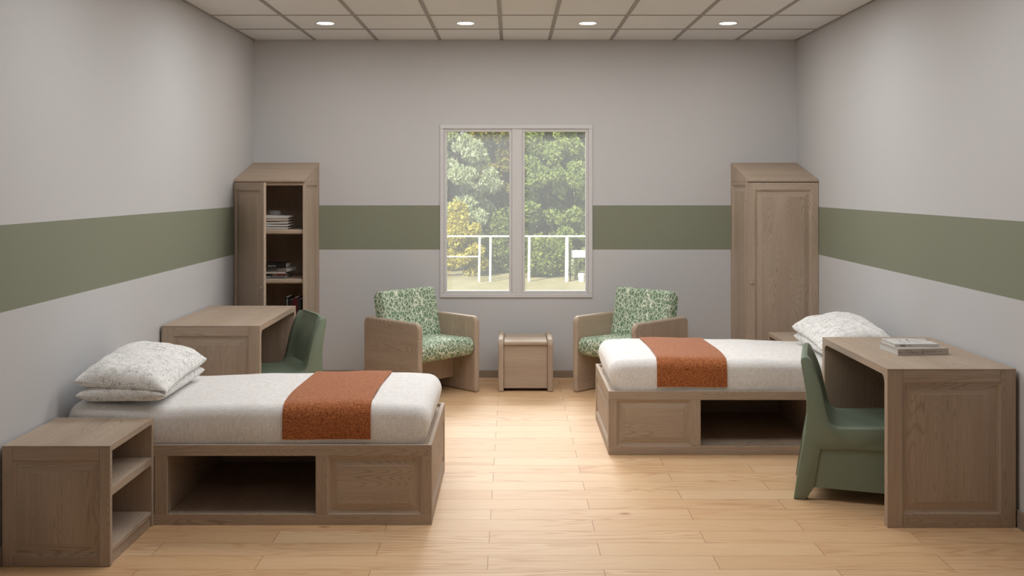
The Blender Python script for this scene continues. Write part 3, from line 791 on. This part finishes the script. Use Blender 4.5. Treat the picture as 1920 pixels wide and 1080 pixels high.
tree('autumn_tree', -.40, 24.6, 2.6, .75, .7, 1.5, 46, 170, .24, .085, DRK, 'dark-limbed tree with yellowing leaves right of the willow', seed=12)
tree('conifer_tree', 1.35, 23.1, 2.3, 1.30, 1.0, 2.5, 160, 420, .24, .050, CON, 'bright green conifer filling the right window pane', seed=13, drop=.5, asp=2.4)
tree('yellow_bush', -.98, 21.3, .75, .40, .35, .75, 22, 300, .22, .05, YEL, 'yellow-leaved bush behind the white railing in the left pane', 'bush', seed=14, trunk=.04, group='bushes along the field edge')
tree('green_bush', -.12, 22.3, .62, .42, .4, .65, 26, 300, .25, .05, GRN, 'green bush behind the railing below the autumn tree', 'bush', seed=15, trunk=.04, group='bushes along the field edge')
tree('green_bush', .72, 21.3, .50, .42, .35, .5, 22, 300, .25, .05, GRN, 'green bush behind the railing at the foot of the conifer', 'bush', seed=16, trunk=.04, group='bushes along the field edge')
tree('green_bush', -2.05, 21.0, .35, .36, .35, .35, 16, 300, .22, .05, GRN, 'low brownish green bush at the left edge of the window view', 'bush', seed=17, trunk=.04, group='bushes along the field edge')
k = 0
for x, y, h_, lab in ((-3.9, 25.2, 3.0, 'dark green tree left of the willow, beyond the field'), (-1.75, 27.5, 3.2, 'dark green tree behind the willow'),
                 (1.75, 27.5, 3.3, 'dark green tree behind the autumn tree and the conifer'), (4.2, 25.2, 3.2, 'dark green tree right of the conifer')):
    tree('leafy_tree', x, y, h_, 1.35, .9, 3.0, 110, 170, .42, .12, BGD, lab, seed=30+k); k += 1
tree('dark_bush', 0, 26.0, 1.0, 1.7, .35, 1.0, 60, 170, .32, .09, BGD, 'dark undergrowth filling the gap between the tree trunks', 'bush', seed=44, trunk=.03, group='bushes along the field edge')
# vine climbing by the sign
tree('climbing_vine', 1.30, 20.6, .33, .07, .05, .30, 12, 60, .10, .035, WIL, 'pale climbing plant beside the white bin outside', 'vine', seed=18, trunk=.012, group='bushes along the field edge')
# white rail fence
t = thing('rail_fence', (0, 20.1, ZG), 'white metal railing with tall posts crossing the field outside the window', 'fence')
def post(x, w, lean=0, h=.895): 
    F = lambda a, b_, c: Vector((a+lean*b_, c, b_)); MB().box(x-w/2, x+w/2, 0, h, -w/2, w/2, 0, F).build('post', WHITEM, t, bevel=.004)
post(-.660, .045, .015); post(-.436, .045, .01); post(.345, .050, .01); post(1.105, .065, .01)
post(-3.2, .05); post(3.0, .05); post(-2.1, .05)
MB().box(-3.4, 3.3, -.022, .022, .900, .932).build('top_rail', WHITEM, t, bevel=.004)
MB().box(-3.4, -.66, -.015, .015, .495, .52).build('mid_rail', WHITEM, t, bevel=.003)
t = thing('field_sign', (1.55, 20.25, ZG), 'white board sign on a post by the railing outside', 'sign')
MB().box(-.345, .40, -.012, .012, .475, .625).build('sign_board', plain('sign_white', lin(232, 232, 230), .5), t, bevel=.003)
MB().box(-.375, -.35, -.02, .02, 0, .66).build('sign_post', BARK, t)
b = MB(); 
for i, xx in enumerate((-.20, -.13, -.06, .02, .10, .17)):
    b.box(xx, xx+.045, -.0128, -.0122, .505, .595); 
b.build('sign_marks', plain('sign_mark_blue', lin(200, 206, 218), .6), t)
t = thing('white_bin', (1.405, 20.1, ZG), 'small white bin standing in the grass under the sign outside', 'bin')
n = 16; MB().loft([[(r*math.cos(2*PI*i/n), r*math.sin(2*PI*i/n), zz) for i in range(n)] for r, zz in ((.055, 0), (.068, .155), (.072, .158), (.072, .168), (.060, .168), (.05, .02))], cap=True).build('bin_body', WHITEM, t, smooth=40)

# ------------------------------------------------------------------ light
def area(name, loc, rot, sx, sy, e, col=(1, 1, 1), spread=None):
    l = bpy.data.lights.new(name, 'AREA'); l.shape = 'RECTANGLE'; l.size = sx; l.size_y = sy; l.energy = e; l.color = col
    if spread: l.spread = math.radians(spread)
    o = bpy.data.objects.new(name, l); C.objects.link(o); o.location = loc; o.rotation_euler = rot; return o
# sky light falling in through the window
area('sky_daylight', (-1.0, 13.2, 4.1), (math.radians(-66), 0, math.radians(-9)), 3.6, 2.0, 720, (1, .995, .97))
# the four downlights in view, then area lamps added as soft general fill
for x in (-1.432, -.3545, .584, 1.662):
    l = bpy.data.lights.new('downlight_lamp', 'AREA'); l.shape = 'DISK'; l.size = .12; l.energy = 2.2; l.color = (1, .93, .84)
    o = bpy.data.objects.new('downlight_lamp', l); C.objects.link(o); o.location = (x, 7.652, H-.012)
for y, e in ((6.5, 44), (4.6, 36), (.9, 9)):
    area('ceiling_fill', (.11, y, H-.03), (0, 0, 0), 3.4, .7, e, (.98, .99, 1))
s = bpy.data.lights.new('sun', 'SUN'); s.energy = 5.2; s.angle = math.radians(1); s.color = (1, .96, .88)
o = bpy.data.objects.new('sun', s); C.objects.link(o); o.rotation_euler = (math.radians(50), 0, math.radians(-28))
w = bpy.data.worlds.new('world'); bpy.context.scene.world = w; w.use_nodes = True
bg = w.node_tree.nodes['Background']; bg.inputs[0].default_value = (.86, .93, 1, 1); bg.inputs[1].default_value = .75

cam = bpy.data.cameras.new('camera'); co = bpy.data.objects.new('camera', cam); C.objects.link(co)
co.location = (0, 0, 1.65); co.rotation_euler = (math.radians(90), 0, 0)
cam.sensor_width = 36; cam.lens = 1867/1920*36; cam.shift_y = -(540-347)/1920; cam.clip_start = .05; cam.clip_end = 200
cam.shift_x = .5/1920
sc = bpy.context.scene; sc.camera = co
sc.view_settings.view_transform = 'Standard'; sc.view_settings.look = 'None'; sc.view_settings.gamma = 1; sc.view_settings.exposure = 0
sc.view_settings.use_curve_mapping = False
sc.cycles.use_denoising = True
sc.cycles.max_bounces = 8; sc.cycles.transparent_max_bounces = 12
sc.cycles.sample_clamp_indirect = 6
